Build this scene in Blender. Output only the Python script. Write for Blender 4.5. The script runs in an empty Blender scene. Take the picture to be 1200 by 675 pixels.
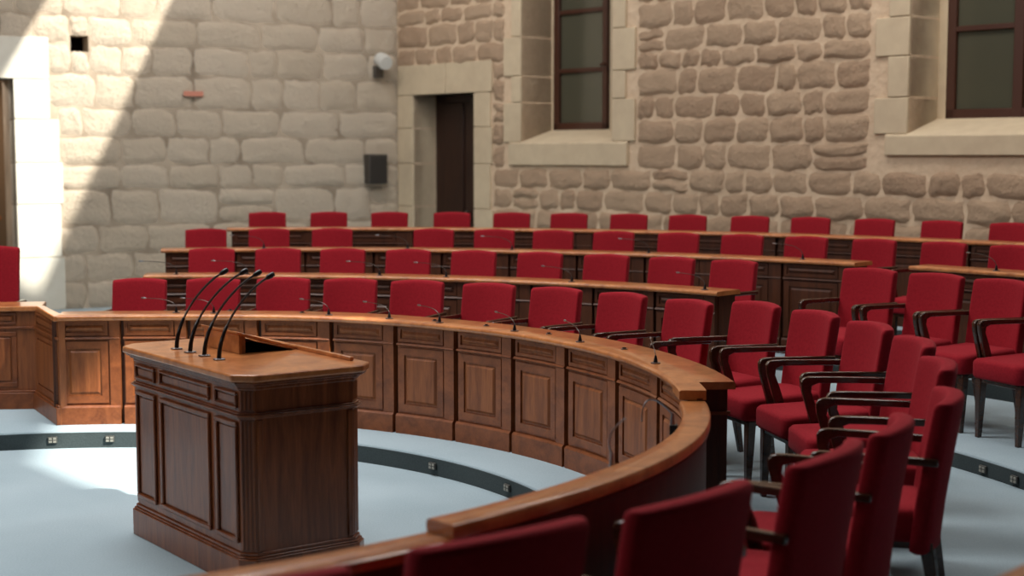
import bpy, bmesh, math, random
from math import sin, cos, tan, atan, atan2, radians, degrees, pi, sqrt, hypot
from mathutils import Vector, Matrix
random.seed(7)
# ------------------------------------------------------------------ camera / light / exposure
K = 1.2                       # metres per survey unit: everything below is laid out in units and scaled on building
F_PX, PITCH, H_CAM = 1734.08, 0.08952, 1.804
scn = bpy.context.scene
col = scn.collection
cam_d = bpy.data.cameras.new('camera'); cam = bpy.data.objects.new('camera', cam_d); col.objects.link(cam)
cam.location = (0, 0, H_CAM * K); cam.rotation_euler = (pi / 2 - PITCH, 0, 0)
cam_d.sensor_width = 36; cam_d.lens = F_PX / 1200 * 36; cam_d.clip_end = 200
cam_d.dof.use_dof = True; cam_d.dof.focus_distance = 9.2; cam_d.dof.aperture_fstop = 1.6
scn.camera = cam
scn.view_settings.view_transform = 'Standard'; scn.view_settings.look = 'None'
scn.view_settings.gamma = 1; scn.view_settings.use_curve_mapping = False
scn.view_settings.exposure = 0.0
w = bpy.data.worlds.new('sky'); scn.world = w; w.use_nodes = True
w.node_tree.nodes['Background'].inputs[0].default_value = (.62, .74, .9, 1)
w.node_tree.nodes['Background'].inputs[1].default_value = 1.0
SUN_DIR = Vector((-.62, .42, -.66)).normalized()
sd = bpy.data.lights.new('sun', 'SUN'); so = bpy.data.objects.new('sun', sd); col.objects.link(so)
sd.energy = 9.5; sd.angle = radians(1.2); sd.color = (1, .95, .85)
so.rotation_euler = SUN_DIR.to_track_quat('-Z', 'Y').to_euler(); so.location = (4, -4, 9)
def area(name, loc, target, sx, sy, power, colour):
    d = bpy.data.lights.new(name, 'AREA'); o = bpy.data.objects.new(name, d); col.objects.link(o)
    d.shape = 'RECTANGLE'; d.size = sx; d.size_y = sy; d.energy = power; d.color = colour
    o.location = Vector(loc) * K
    o.rotation_euler = (Vector(target) - Vector(loc)).to_track_quat('-Z', 'Y').to_euler()
area('skylight_centre', (-2.6, 8.6, 6.2), (-2.6, 8.6, 0), 4.4, 3.2, 520, (1, .98, .96))
area('fill_rear', (-2.6, 15.0, 6.1), (-3.2, 17.8, 1.6), 5.5, 1.6, 235, (1, .95, .9))  # added fill lamp, brightens the left stone wall; no roof opening here
area('fill_wall', (3.4, 11.6, 6.1), (4.2, 13.2, 1.6), 6.0, 1.2, 235, (1, .94, .87))  # added fill along the right stone wall, no real source behind it
area('fill_side', (-6.8, 5.6, 4.6), (-1.6, 6.6, .5), 3.0, 3.0, 190, (1, .98, .96))  # added fill from the left, aimed at the lectern's front face
area('skylight_aisle', (2.4, 7.3, 6.2), (2.0, 6.6, 0), 1.6, 3.0, 120, (1, .97, .93))
area('passage_fill', (-6.9, 18.1, 2.9), (-6.6, 17.6, 0), .4, .4, 45, (1, .85, .7))  # unseen lamp added to lift the dark passage

# ------------------------------------------------------------------ survey helpers
def ray(px, py):
    a = (px - 600) / F_PX; b = (337.5 - py) / F_PX; c, s = cos(PITCH), sin(PITCH)
    return Vector((a, c + b * s, b * c - s))
def on_z(px, py, z):
    d = ray(px, py); k = (z - H_CAM) / d.z
    return Vector((d.x * k, d.y * k, z))
CX, CY = -2.377, 6.317
C1 = (CX, CY)
ROW = {1: dict(c=C1, ri=3.092, ro=3.373, zt=.804, zf=.11, rb=4.0),
       2: dict(c=(CX + .285, CY - .245), ri=4.982, ro=5.25, zt=.909, zf=.205, rb=5.76),
       3: dict(c=(CX + .642, CY - .084), ri=6.293, ro=6.56, zt=1.014, zf=.289, rb=7.11),
       4: dict(c=(CX + .693, CY - .059), ri=7.702, ro=7.96, zt=1.119, zf=.386, rb=8.42)}
def ray_circle(px, c, R):
    m = (px - 600) / F_PX / cos(PITCH) * 1.0
    # y satisfies (m y - cx)^2 + (y - cy)^2 = R^2, far crossing
    A = m * m + 1; B = -2 * (m * c[0] + c[1]); D = c[0] ** 2 + c[1] ** 2 - R * R
    y = (-B + sqrt(max(0, B * B - 4 * A * D))) / (2 * A)
    return Vector((m * y, y))
def ang_of(px, c, R):
    q = ray_circle(px, c, R); return degrees(atan2(q.y - c[1], q.x - c[0]))

# ------------------------------------------------------------------ materials
def srgb(r, g, b):
    f = lambda v: (v / 255 / 12.92) if v / 255 <= .04045 else ((v / 255 + .055) / 1.055) ** 2.4
    return (f(r), f(g), f(b), 1)
def newmat(name):
    m = bpy.data.materials.new(name); m.use_nodes = True
    return m, m.node_tree, m.node_tree.nodes['Principled BSDF']
def node(t, kind, **k):
    n = t.nodes.new(kind)
    for a, b in k.items(): setattr(n, a, b)
    return n
def wood(name, dark, light, rough=.38, scale=(9, 9, .9), coat=.25, mapping='Object'):
    m, t, p = newmat(name)
    tc = node(t, 'ShaderNodeTexCoord'); mp = node(t, 'ShaderNodeMapping'); mp.inputs['Scale'].default_value = scale
    n1 = node(t, 'ShaderNodeTexNoise'); n1.inputs['Scale'].default_value = 2.2; n1.inputs['Detail'].default_value = 7; n1.inputs['Distortion'].default_value = .8
    n2 = node(t, 'ShaderNodeTexNoise'); n2.inputs['Scale'].default_value = 14; n2.inputs['Detail'].default_value = 4
    mx = node(t, 'ShaderNodeMath', operation='MULTIPLY_ADD'); mx.inputs[1].default_value = .35
    cr = node(t, 'ShaderNodeValToRGB'); cr.color_ramp.elements[0].position = .42; cr.color_ramp.elements[1].position = .85
    cr.color_ramp.elements[0].color = dark; cr.color_ramp.elements[1].color = light
    t.links.new(tc.outputs[mapping], mp.inputs[0]); t.links.new(mp.outputs[0], n1.inputs[0]); t.links.new(mp.outputs[0], n2.inputs[0])
    t.links.new(n2.outputs[0], mx.inputs[0]); t.links.new(n1.outputs[0], mx.inputs[2])
    t.links.new(mx.outputs[0], cr.inputs[0]); t.links.new(cr.outputs[0], p.inputs['Base Color'])
    p.inputs['Specular IOR Level'].default_value = .35; p.inputs['Roughness'].default_value = rough; p.inputs['Coat Weight'].default_value = coat; p.inputs['Coat Roughness'].default_value = .10 if coat > .5 else .25
    bp = node(t, 'ShaderNodeBump'); bp.inputs['Strength'].default_value = .08; bp.inputs['Distance'].default_value = .01
    t.links.new(n2.outputs[0], bp.inputs['Height']); t.links.new(bp.outputs[0], p.inputs['Normal'])
    return m
def speckle(name, c1, c2, scale, rough, bump=.2, dist=.004, sheen=0, detail=6):
    m, t, p = newmat(name)
    tc = node(t, 'ShaderNodeTexCoord')
    n1 = node(t, 'ShaderNodeTexNoise'); n1.inputs['Scale'].default_value = scale; n1.inputs['Detail'].default_value = detail
    n0 = node(t, 'ShaderNodeTexNoise'); n0.inputs['Scale'].default_value = 1.3; n0.inputs['Detail'].default_value = 3
    ad = node(t, 'ShaderNodeMath', operation='ADD'); ad.inputs[1].default_value = 0
    mx = node(t, 'ShaderNodeMix', data_type='FLOAT'); mx.inputs[0].default_value = .45
    cr = node(t, 'ShaderNodeValToRGB'); cr.color_ramp.elements[0].position = .35; cr.color_ramp.elements[1].position = .65
    cr.color_ramp.elements[0].color = c1; cr.color_ramp.elements[1].color = c2
    t.links.new(tc.outputs['Object'], n1.inputs[0]); t.links.new(tc.outputs['Object'], n0.inputs[0])
    t.links.new(n1.outputs[0], mx.inputs[2]); t.links.new(n0.outputs[0], mx.inputs[3])
    t.links.new(mx.outputs[0], cr.inputs[0]); t.links.new(cr.outputs[0], p.inputs['Base Color'])
    p.inputs['Roughness'].default_value = rough
    if sheen:
        p.inputs['Sheen Weight'].default_value = sheen; p.inputs['Sheen Roughness'].default_value = .45
        p.inputs['Sheen Tint'].default_value = (1, .55, .6, 1); p.inputs['Specular IOR Level'].default_value = .15
    bp = node(t, 'ShaderNodeBump'); bp.inputs['Strength'].default_value = bump; bp.inputs['Distance'].default_value = dist
    t.links.new(n1.outputs[0], bp.inputs['Height']); t.links.new(bp.outputs[0], p.inputs['Normal'])
    return m
def stone(name, c1, c2, c3):
    m, t, p = newmat(name)
    tc = node(t, 'ShaderNodeTexCoord'); g = node(t, 'ShaderNodeNewGeometry')
    n1 = node(t, 'ShaderNodeTexNoise'); n1.inputs['Scale'].default_value = 3.5; n1.inputs['Detail'].default_value = 8; n1.inputs['Roughness'].default_value = .7
    n2 = node(t, 'ShaderNodeTexNoise'); n2.inputs['Scale'].default_value = 22; n2.inputs['Detail'].default_value = 6; n2.inputs['Roughness'].default_value = .75
    cr = node(t, 'ShaderNodeValToRGB')
    cr.color_ramp.elements[0].color = c1; cr.color_ramp.elements[1].color = c2; e = cr.color_ramp.elements.new(.5); e.color = c3
    cr.color_ramp.elements[0].position = .1; cr.color_ramp.elements[1].position = .9
    mx = node(t, 'ShaderNodeMix', data_type='FLOAT'); mx.inputs[0].default_value = .55
    t.links.new(tc.outputs['Object'], n1.inputs[0]); t.links.new(tc.outputs['Object'], n2.inputs[0])
    av = node(t, 'ShaderNodeMix', data_type='FLOAT'); av.inputs[0].default_value = .4; t.links.new(n1.outputs[0], av.inputs[2]); t.links.new(n2.outputs[0], av.inputs[3])
    t.links.new(g.outputs['Random Per Island'], mx.inputs[2]); t.links.new(av.outputs[0], mx.inputs[3])
    t.links.new(mx.outputs[0], cr.inputs[0]); t.links.new(cr.outputs[0], p.inputs['Base Color'])
    p.inputs['Roughness'].default_value = .9; p.inputs['Specular IOR Level'].default_value = .2
    ad = node(t, 'ShaderNodeMath', operation='ADD')
    bp = node(t, 'ShaderNodeBump'); bp.inputs['Strength'].default_value = 1.0; bp.inputs['Distance'].default_value = .05
    t.links.new(n1.outputs[0], ad.inputs[0]); t.links.new(n2.outputs[0], ad.inputs[1])
    t.links.new(ad.outputs[0], bp.inputs['Height']); t.links.new(bp.outputs[0], p.inputs['Normal'])
    return m
def plain(name, c, rough=.5, metal=0, spec=.5):
    m, t, p = newmat(name)
    n1 = node(t, 'ShaderNodeTexNoise'); n1.inputs['Scale'].default_value = 30
    mr = node(t, 'ShaderNodeMapRange'); mr.inputs[3].default_value = max(.03, rough - .05); mr.inputs[4].default_value = rough + .05
    t.links.new(n1.outputs[0], mr.inputs[0]); t.links.new(mr.outputs[0], p.inputs['Roughness'])
    p.inputs['Base Color'].default_value = c; p.inputs['Metallic'].default_value = metal; p.inputs['Specular IOR Level'].default_value = spec
    return m
M = {}
M['top'] = wood('polished_worktop', srgb(150, 84, 42), srgb(200, 128, 72), .36, (3, 3, 3), .55)
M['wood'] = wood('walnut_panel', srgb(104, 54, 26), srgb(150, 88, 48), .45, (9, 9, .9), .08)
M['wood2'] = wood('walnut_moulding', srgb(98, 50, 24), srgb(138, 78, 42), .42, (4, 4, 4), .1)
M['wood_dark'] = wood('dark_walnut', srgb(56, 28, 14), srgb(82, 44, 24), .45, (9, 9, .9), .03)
M['lectern'] = wood('lectern_walnut', srgb(92, 44, 22), srgb(140, 78, 44), .28, (9, 9, .9), .3)
M['arm'] = wood('arm_wood', srgb(40, 22, 14), srgb(74, 44, 29), .24, (4, 4, 4), .6)
M['red'] = speckle('red_wool', srgb(136, 22, 33), srgb(156, 31, 42), 60, .9, .25, .003, .04)
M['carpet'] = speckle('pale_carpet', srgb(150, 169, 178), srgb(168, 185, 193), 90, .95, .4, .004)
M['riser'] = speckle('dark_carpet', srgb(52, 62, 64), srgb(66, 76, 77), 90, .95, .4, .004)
M['stoneL'] = stone('grey_limestone', srgb(206, 190, 168), srgb(236, 224, 206), srgb(222, 207, 187))
M['stoneR'] = stone('warm_sandstone', srgb(186, 156, 130), srgb(226, 200, 172), srgb(208, 180, 152))
M['mortarL'] = speckle('grey_mortar', srgb(128, 114, 98), srgb(188, 172, 152), 2.5, .95, .6, .03)
M['mortarR'] = speckle('warm_mortar', srgb(202, 176, 148), srgb(216, 192, 164), 12, .95, .6, .03)
M['ashlar'] = speckle('dressed_stone', srgb(192, 173, 146), srgb(205, 187, 158), 6, .85, .3, .01)
M['ashlar_white'] = speckle('pale_dressed_stone', srgb(205, 200, 186), srgb(218, 214, 202), 6, .85, .3, .01)
M['plaster'] = speckle('plaster', srgb(34, 29, 24), srgb(44, 37, 30), 4, .95, .2, .01)
M['black'] = plain('black_metal', srgb(22, 22, 25), .35, .3)
M['steel'] = plain('brushed_steel', srgb(150, 150, 155), .3, .9)
M['grey'] = plain('grey_metal', srgb(95, 90, 84), .4, .6)
M['white'] = plain('white_plastic', srgb(205, 205, 200), .4)
M['platem'] = plain('dark_plate', srgb(70, 70, 66), .5)
M['lens'] = plain('dull_lens', srgb(150, 148, 138), .5)
M['void'] = plain('dark_void', srgb(16, 10, 8), .9, 0, .1)  # near-black that stands in for shade inside the wall hole and book rest
M['frame'] = plain('window_wood', srgb(66, 36, 24), .4)
M['door'] = wood('door_wood', srgb(36, 19, 13), srgb(54, 30, 20), .5, (9, 9, .9), .1)
M['redmark'] = plain('red_paint', srgb(196, 130, 110), .8)
m, t, p = newmat('window_glass')
p.inputs['Base Color'].default_value = srgb(74, 73, 60); p.inputs['Roughness'].default_value = .22; M['glass'] = m
m, t, p = newmat('clear_glass')
p.inputs['Base Color'].default_value = (.9, .95, .97, 1); p.inputs['Roughness'].default_value = .05; p.inputs['Transmission Weight'].default_value = .9; M['clear'] = m

# ------------------------------------------------------------------ mesh helpers (units)
class MB:
    def __init__(s): s.v = []; s.f = []
    def add(s, vs, fs):
        o = len(s.v); s.v += [tuple(v) for v in vs]; s.f += [tuple(i + o for i in f) for f in fs]; return s
    def box(s, x0, x1, y0, y1, z0, z1, T=None):
        vs = [Vector((x, y, z)) for z in (z0, z1) for (x, y) in ((x0, y0), (x1, y0), (x1, y1), (x0, y1))]
        if T: vs = [T(v) for v in vs]
        return s.add(vs, [(3, 2, 1, 0), (4, 5, 6, 7), (0, 1, 5, 4), (1, 2, 6, 5), (2, 3, 7, 6), (3, 0, 4, 7)])
    def loft(s, loops, cap=True, closed=True, ring=False):
        n = len(loops[0]); vs = [v for l in loops for v in l]; fs = []
        m = len(loops)
        for i in range(m if ring else m - 1):
            j = (i + 1) % m
            for k in range(n if closed else n - 1):
                q = (k + 1) % n
                fs.append((i * n + k, i * n + q, j * n + q, j * n + k))
        if cap and not ring:
            fs.append(tuple(reversed(range(n)))); fs.append(tuple((m - 1) * n + k for k in range(n)))
        return s.add(vs, fs)
    def prism(s, poly, z0, z1, T=None):
        lo = [Vector((x, y, z0)) for x, y in poly]; hi = [Vector((x, y, z1)) for x, y in poly]
        if T: lo = [T(v) for v in lo]; hi = [T(v) for v in hi]
        return s.loft([lo, hi])
    def tube(s, pts, rad, n=8, sides=None):
        pts = [Vector(p) for p in pts]
        rr = rad if isinstance(rad, (list, tuple)) else [rad] * len(pts)
        loops = []; up = Vector((.3, .2, 1)).normalized()
        for i, p in enumerate(pts):
            d = (pts[min(i + 1, len(pts) - 1)] - pts[max(i - 1, 0)]).normalized()
            a = d.cross(up)
            if a.length < .05: a = d.cross(Vector((1, 0, 0)))
            a.normalize(); b = d.cross(a)
            loops.append([p + a * (rr[i] * cos(2 * pi * k / n)) + b * (rr[i] * sin(2 * pi * k / n)) for k in range(n)])
        return s.loft(loops)
    def sweep(s, c, profile, a0, a1, rfun=None, step=1.5, zfun=None):
        """profile: closed list of (r,z); swept around centre c from a0 to a1 degrees."""
        n = max(2, int(abs(a1 - a0) / step) + 1); loops = []
        for i in range(n + 1):
            a = a0 + (a1 - a0) * i / n; dr = rfun(a) if rfun else 0
            dz = zfun(a) if zfun else 0
            loops.append([Vector((c[0] + (r + dr) * cos(radians(a)), c[1] + (r + dr) * sin(radians(a)), z + (dz if z > .3 else 0))) for r, z in profile])
        return s.loft(loops)
def build(name, mb, mat, parent=None, bevel=0, smooth=35, seg=2, origin=None):
    o0 = Vector(origin) if origin is not None else Vector((0, 0, 0))
    me = bpy.data.meshes.new(name)
    me.from_pydata([((Vector(v) - o0) * K)[:] for v in mb.v], [], mb.f)
    bm = bmesh.new(); bm.from_mesh(me); bmesh.ops.recalc_face_normals(bm, faces=bm.faces); bm.to_mesh(me); bm.free()
    me.materials.append(mat)
    me.shade_smooth(); me.set_sharp_from_angle(angle=radians(smooth))
    o = bpy.data.objects.new(name, me); col.objects.link(o); o.location = o0 * K
    if parent is not None: o.parent = parent
    if bevel:
        b = o.modifiers.new('bevel', 'BEVEL'); b.width = bevel * K; b.segments = seg; b.limit_method = 'ANGLE'; b.angle_limit = radians(40); b.harden_normals = False
    return o
def tag(o, label=None, cat=None, group=None, kind=None):
    if label: o['label'] = label
    if cat: o['category'] = cat
    if group: o['group'] = group
    if kind: o['kind'] = kind
    return o
def thing(name, label, cat, loc=(0, 0, 0), rz=0, group=None):
    o = bpy.data.objects.new(name, None); o.empty_display_size = .1; col.objects.link(o)
    o.location = Vector(loc) * K; o.rotation_euler = (0, 0, rz)
    return tag(o, label, cat, group)
def kids(o): return list(o.children)
def copy_tree(o, parent=None):
    c = o.copy(); col.objects.link(c)
    if parent is not None: c.parent = parent
    for ch in kids(o): copy_tree(ch, c)
    return c
ORD = ['', 'first', 'second', 'third', 'fourth', 'fifth', 'sixth', 'seventh', 'eighth', 'ninth', 'tenth', 'eleventh', 'twelfth', 'thirteenth', 'fourteenth', 'fifteenth', 'sixteenth', 'seventeenth', 'eighteenth', 'nineteenth', 'twentieth']

# ------------------------------------------------------------------ room shell
ZC = 6.5
W0 = Vector((-1.48, 19.35)); UL = (Vector((-5.02, 17.44)) - W0).normalized(); UR = (Vector((4.46, 12.9)) - W0).normalized()
NL = Vector((-UL.y, UL.x)); NR = Vector((-UR.y, UR.x))
if NL.dot(Vector((0, 0)) - W0) < 0: NL = -NL      # normals point into the room
if NR.dot(Vector((0, 0)) - W0) < 0: NR = -NR
def TL(v): q = W0 + UL * v.x + NL * v.y; return Vector((q.x, q.y, v.z))     # v = (t along wall, out into room, z)
def TR(v): q = W0 + UR * v.x + NR * v.y; return Vector((q.x, q.y, v.z))
TLEN, RLEN = 8.0, 24.0
def wall_pt(px, py, U):
    d = ray(px, py); N = Vector((-U.y, U.x)); k = W0.dot(N) / (d.x * N.x + d.y * N.y)
    q = Vector((d.x * k, d.y * k)); return (q - W0).dot(U), H_CAM + k * d.z
PL = TL(Vector((TLEN, 0, 0))); PR = TR(Vector((RLEN, 0, 0)))
mb = MB(); mb.prism([(PL.x - 1.5, -5), (15.6, -5), (15.6, 21), (PL.x - 1.5, 21)], -.1, 0)
tag(build('floor', mb, M['carpet']), kind='structure')

def wall_pieces(T, length, openings, thick=.7):
    """openings: (t0,t1,z0,z1)"""
    mb = MB(); cuts = sorted(openings)
    t = -.7
    for t0, t1, z0, z1 in cuts:
        mb.box(t, t0, -thick, 0, 0, ZC, T)
        if z0 > 0: mb.box(t0, t1, -thick, 0, 0, z0, T)
        if z1 < ZC: mb.box(t0, t1, -thick, 0, z1, ZC, T)
        t = t1
    mb.box(t, length, -thick, 0, 0, ZC, T)
    return mb
def masonry(T, length, blocked, zmax, seed, hmin, hmax, wmin, wmax, relief, gap_=.003, holes_=()):
    """coursed rubble face: each stone a rounded relief block; blocked = list of (t0,t1,z0,z1) kept clear"""
    rnd = random.Random(seed); mb = MB(); z = 0.0
    while z < zmax:
        h = rnd.uniform(hmin, hmax); t = -rnd.uniform(0, .3)
        spans = [(0.0, length)]
        for (b0, b1, c0, c1) in blocked:
            if z + h * .55 > c0 and z + h * .45 < c1:
                ns = []
                for s0, s1 in spans:
                    if b1 <= s0 or b0 >= s1: ns.append((s0, s1))
                    else:
                        if b0 > s0: ns.append((s0, b0))
                        if b1 < s1: ns.append((b1, s1))
                spans = ns
        spans = [(a, b, None) for a, b in spans]
        for (h0, h1, k0, k1) in holes_:
            if z + h > k0 and z < k1:
                ns = []
                for s0, s1, cl in spans:
                    if h1 <= s0 or h0 >= s1: ns.append((s0, s1, cl))
                    else: ns += [(s0, h0, None), (h0, h1, (k0, k1)), (h1, s1, None)]
                spans = ns
        for s0, s1, clip in spans:
            t = s0
            while t < s1 - .04:
                ww = rnd.uniform(wmin, wmax)
                if s1 - (t + ww) < wmin * .6: ww = s1 - t
                g = gap_; parts = [(z, z + h)]
                if rnd.random() < .06 and h > hmin * 1.2: parts = [(z, z + h * .5), (z + h * .5, z + h)]
                if clip:
                    parts = [q_ for q_ in ((z, min(z + h, clip[0])), (max(z, clip[1]), z + h)) if q_[1] - q_[0] > .03]; ww = s1 - t
                for za, zb in parts:
                    nx, nz = 9, 7; vs = []; rr = relief * rnd.uniform(.55, 1.25); ph = rnd.uniform(0, 9)
                    jl = [rnd.uniform(-.012, .012) for _ in range(4)]
                    sk = rnd.uniform(-.02, .02)
                    for j in range(nz):
                        for i in range(nx):
                            u = i / (nx - 1); v = j / (nz - 1)
                            x = t + g + (ww - 2 * g) * u; zz = za + g + (zb - za - 2 * g) * v
                            ex = min(u, 1 - u) * ww / .05; ez = min(v, 1 - v) * (zb - za) / .05
                            e = min(1, ex) * min(1, ez)
                            # pull the corners in to round the outline
                            cu = (u - .5) * 2; cv = (v - .5) * 2
                            pull = .010 * max(0, abs(cu) + abs(cv) - 1.2)
                            x -= cu * pull * 1.6; zz -= cv * pull * 1.2
                            x += .011 * sin(7 * v + ph) ; zz += .011 * sin(5 * u + ph * 1.7) + .006 * sin(13 * u + ph)
                            y = .004 + rr * (e ** .5) * (1 + .25 * sin(4 * u + ph) * cos(5 * v + ph * 2)) + rnd.uniform(-.012, .012) * (e > 0)
                            if u in (0, 1) or v in (0, 1): y = -.004
                            vs.append(T(Vector((x, y, zz))))
                    fs = [(j * nx + i, j * nx + i + 1, (j + 1) * nx + i + 1, (j + 1) * nx + i) for j in range(nz - 1) for i in range(nx - 1)]
                    mb.add(vs, fs)
                t += ww
        z += h
    return mb
# left wall with the doorway at the left edge of the view
tj, _ = wall_pt(18, 200, UL); _, zlin = wall_pt(18, 92, UL)
DL = (tj, tj + .95, 0, zlin)
# right wall openings
td0, td1 = wall_pt(486, 200, UR)[0], wall_pt(557, 200, UR)[0]
zd = wall_pt(520, 110, UR)[1]
w1a, w1b = wall_pt(612, 100, UR)[0], wall_pt(719, 100, UR)[0]
zw1 = wall_pt(665, 166, UR)[1]
w2a = wall_pt(1066, 100, UR)[0]; w2b = w2a + 1.6; zw2 = wall_pt(1120, 156, UR)[1]
openR = [(td0, td1, 0, zd), (w1a, w1b, zw1, 4.6), (w2a, w2b, zw2, 4.6)]
hole_t0, hz1 = wall_pt(82, 41, UL); hole_t1, hz0 = wall_pt(104, 61, UL); hole_t0, hole_t1 = min(hole_t0, hole_t1), max(hole_t0, hole_t1)
wl = build('wall_left', wall_pieces(TL, TLEN, [DL, (hole_t0, hole_t1, hz0, hz1)]), M['mortarL']); tag(wl, kind='structure')
wr = build('wall_right', wall_pieces(TR, RLEN, openR), M['mortarR']); tag(wr, kind='structure')
tjw = wall_pt(57, 100, UL)[0]; tjw2 = wall_pt(71, 250, UL)[0]; zjt = wall_pt(30, 43, UL)[1]; zjs = wall_pt(70, 140, UL)[1]
blockL = [(tjw, tj + 1.6, zjs, zjt), (tjw2, tj + 1.6, 0, zjs)]
build('stone_face', masonry(TL, TLEN, blockL, ZC, 3, .29, .42, .34, .85, .020, .003, [(hole_t0, hole_t1, hz0, hz1)]), M['stoneL'], wl, smooth=70)
zdl = zd + .40
blockR = [(0, td1 + .33, 0, zdl), (w1a - .30, w1b + .36, zw1 - .26, 5.0), (w2a - .42, w2b + .4, zw2 - .24, 5.0)]
build('stone_face', masonry(TR, RLEN, blockR, ZC, 11, .19, .29, .24, .62, .027, .005), M['stoneR'], wr, smooth=70)

mb = MB(); mb.box(hole_t0, hole_t1, -.5, -.3, hz0, hz1, TL); build('recess_shade', mb, M['void'], wl)  # dark sheet paints the shade deep in the hole
# closing walls, plain
def plainwall(name, a, b, thick=.3):
    a = Vector(a); b = Vector(b); d = (b - a).normalized(); n = Vector((-d.y, d.x)) * thick
    mb = MB(); mb.prism([a[:], b[:], (b - n)[:], (a - n)[:]], 0, ZC)
    tag(build(name, mb, M['plaster']), kind='structure')
plainwall('wall_west', (PL.x, -4.5), (PL.x, PL.y + .3), -.3)
plainwall('wall_south', (PL.x, -4.5), (PR.x, -4.5), .3)
plainwall('wall_east', (PR.x, -4.5), (PR.x, PR.y + .3), .3)

# ceiling with openings that let the sun patches in
def up(p, z=ZC):
    k = (z - p.z) / -SUN_DIR.z; return Vector((p.x - SUN_DIR.x * k, p.y - SUN_DIR.y * k))
def wl_line(p, q, zs):
    (t0, z0), (t1, z1) = wall_pt(*p, UL), wall_pt(*q, UL)
    return [TL(Vector((t0 + (t1 - t0) * (z - z0) / (z1 - z0), 0, z))) for z in zs]
rb = wl_line((200, 0), (52, 325), (4.4, .2)); lb = wl_line((54, 0), (2, 92), (1.0, 4.4))
holes = [[up(v) for v in (rb[0], rb[1], lb[0], lb[1])],
         [up(on_z(x, y, .06)) for x, y in ((52, 534), (60, 493), (330, 493), (330, 590), (156, 574))]]
def patch_on_plane(px, py, Y0):     # vertical plane y = Y0
    d = ray(px, py); k = Y0 / d.y; return Vector((d.x * k, Y0, H_CAM + d.z * k))
holes.append([up(patch_on_plane(x, y, 9.6)) for x, y in ((-60, 375), (33, 375), (8, 452), (-60, 470))])
bm = bmesh.new()
edges = []
outer = [(PL.x - .5, -5), (15.6, -5), (15.6, 21), (PL.x - .5, 21)]
for loop in [outer] + [[(q.x, q.y) for q in h] for h in holes]:
    vs = [bm.verts.new((x * K, y * K, ZC * K)) for x, y in loop]
    edges += [bm.edges.new((vs[i], vs[(i + 1) % len(vs)])) for i in range(len(vs))]
bmesh.ops.triangle_fill(bm, edges=edges, use_beauty=True)
me = bpy.data.meshes.new('ceiling'); bm.to_mesh(me); bm.free(); me.materials.append(M['plaster'])
ce = bpy.data.objects.new('ceiling', me); col.objects.link(ce); tag(ce, kind='structure')

# left doorway: pale dressed jamb and lintel, a passage behind
mb = MB()
zs = [0, .62, 1.24, 1.72, zjs]
for i in range(4): mb.box(tjw2 - (.0 if i % 2 else .03), tj, -.3, .035, zs[i], zs[i + 1] - .006, TL)
mb.box(tjw, tj, -.3, .035, zjs, zlin - .006, TL); mb.box(tjw, tj + .62, -.3, .035, zlin, zjt, TL)
mb.box(tj + .62, tj + 1.6, -.3, .035, zlin, zjt, TL); mb.box(tj + .95, tj + 1.6, -.3, .035, 0, zlin, TL)
o = build('trim_1', mb, M['ashlar_white'], bevel=.008); tag(o, kind='structure')
mb = MB(); mb.box(tj - .3, tj + 1.8, -2.3, -2.2, 0, 3.2, TL); mb.box(tj - .35, tj - .3, -2.2, -.7, 0, 3.2, TL); mb.box(tj + 1.8, tj + 1.85, -2.2, -.7, 0, 3.2, TL); mb.box(tj - .35, tj + 1.85, -2.3, -.7, 3.2, 3.25, TL)
tag(build('wall_passage', mb, plain('passage_plaster', srgb(128, 106, 82), .9)), kind='structure')
cab = thing('wooden_cabinet', 'wooden cabinet standing in the passage beyond the left doorway', 'cabinet', TL(Vector((tj + .35, -1.2, 0))), atan2(UL.y, UL.x))
def TC(v): return v
mb = MB(); mb.box(-.3, .3, -.2, .2, .06, 1.02); build('body', mb, M['wood'], cab, .01)
mb = MB(); mb.box(-.34, .34, -.23, .23, 1.02, 1.07); build('top', mb, M['top'], cab, .01)
mb = MB(); mb.box(-.28, -.01, .2, .225, .1, .98); build('door', mb, M['wood2'], cab, .006)
mb = MB(); mb.box(.01, .28, .2, .225, .1, .98); build('door', mb, M['wood2'], cab, .006)

# right wall: door with surround
mb = MB()
zz = [0, .6, 1.15, 1.7, 2.15, zd]
for i in range(5):
    mb.box(.02, td0, -.35, .03, zz[i], zz[i + 1] - .006, TR)
    mb.box(td1, td1 + (.33 if i % 2 else .30), -.35, .03, zz[i], zz[i + 1] - .006, TR)
mb.box(.02, td0 + .65, -.35, .03, zd, zdl - .02, TR); mb.box(td0 + .656, td1 + .33, -.35, .03, zd, zdl - .02, TR)
tag(build('trim_2', mb, M['ashlar'], bevel=.008), kind='structure')
mb = MB(); mb.box(td0 + .0, td1, -.42, -.36, 0, zd, TR)
dr = tag(build('door_1', mb, M['door']), kind='structure')
for a, b in ((td0 + .06, (td0 + td1) / 2 - .03), ((td0 + td1) / 2 + .03, td1 - .06)):
    for c, d in ((.1, .9), (1.0, zd - .1)):
        mb = MB(); mb.box(a, b, -.36, -.34, c, d, TR); build('door_panel', mb, M['door'], dr, .012)
mb = MB(); mb.box((td0 + td1) / 2 + .05, (td0 + td1) / 2 + .09, -.34, -.29, .95, 1.1, TR); build('door_handle', mb, M['grey'], dr, .008)

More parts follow.
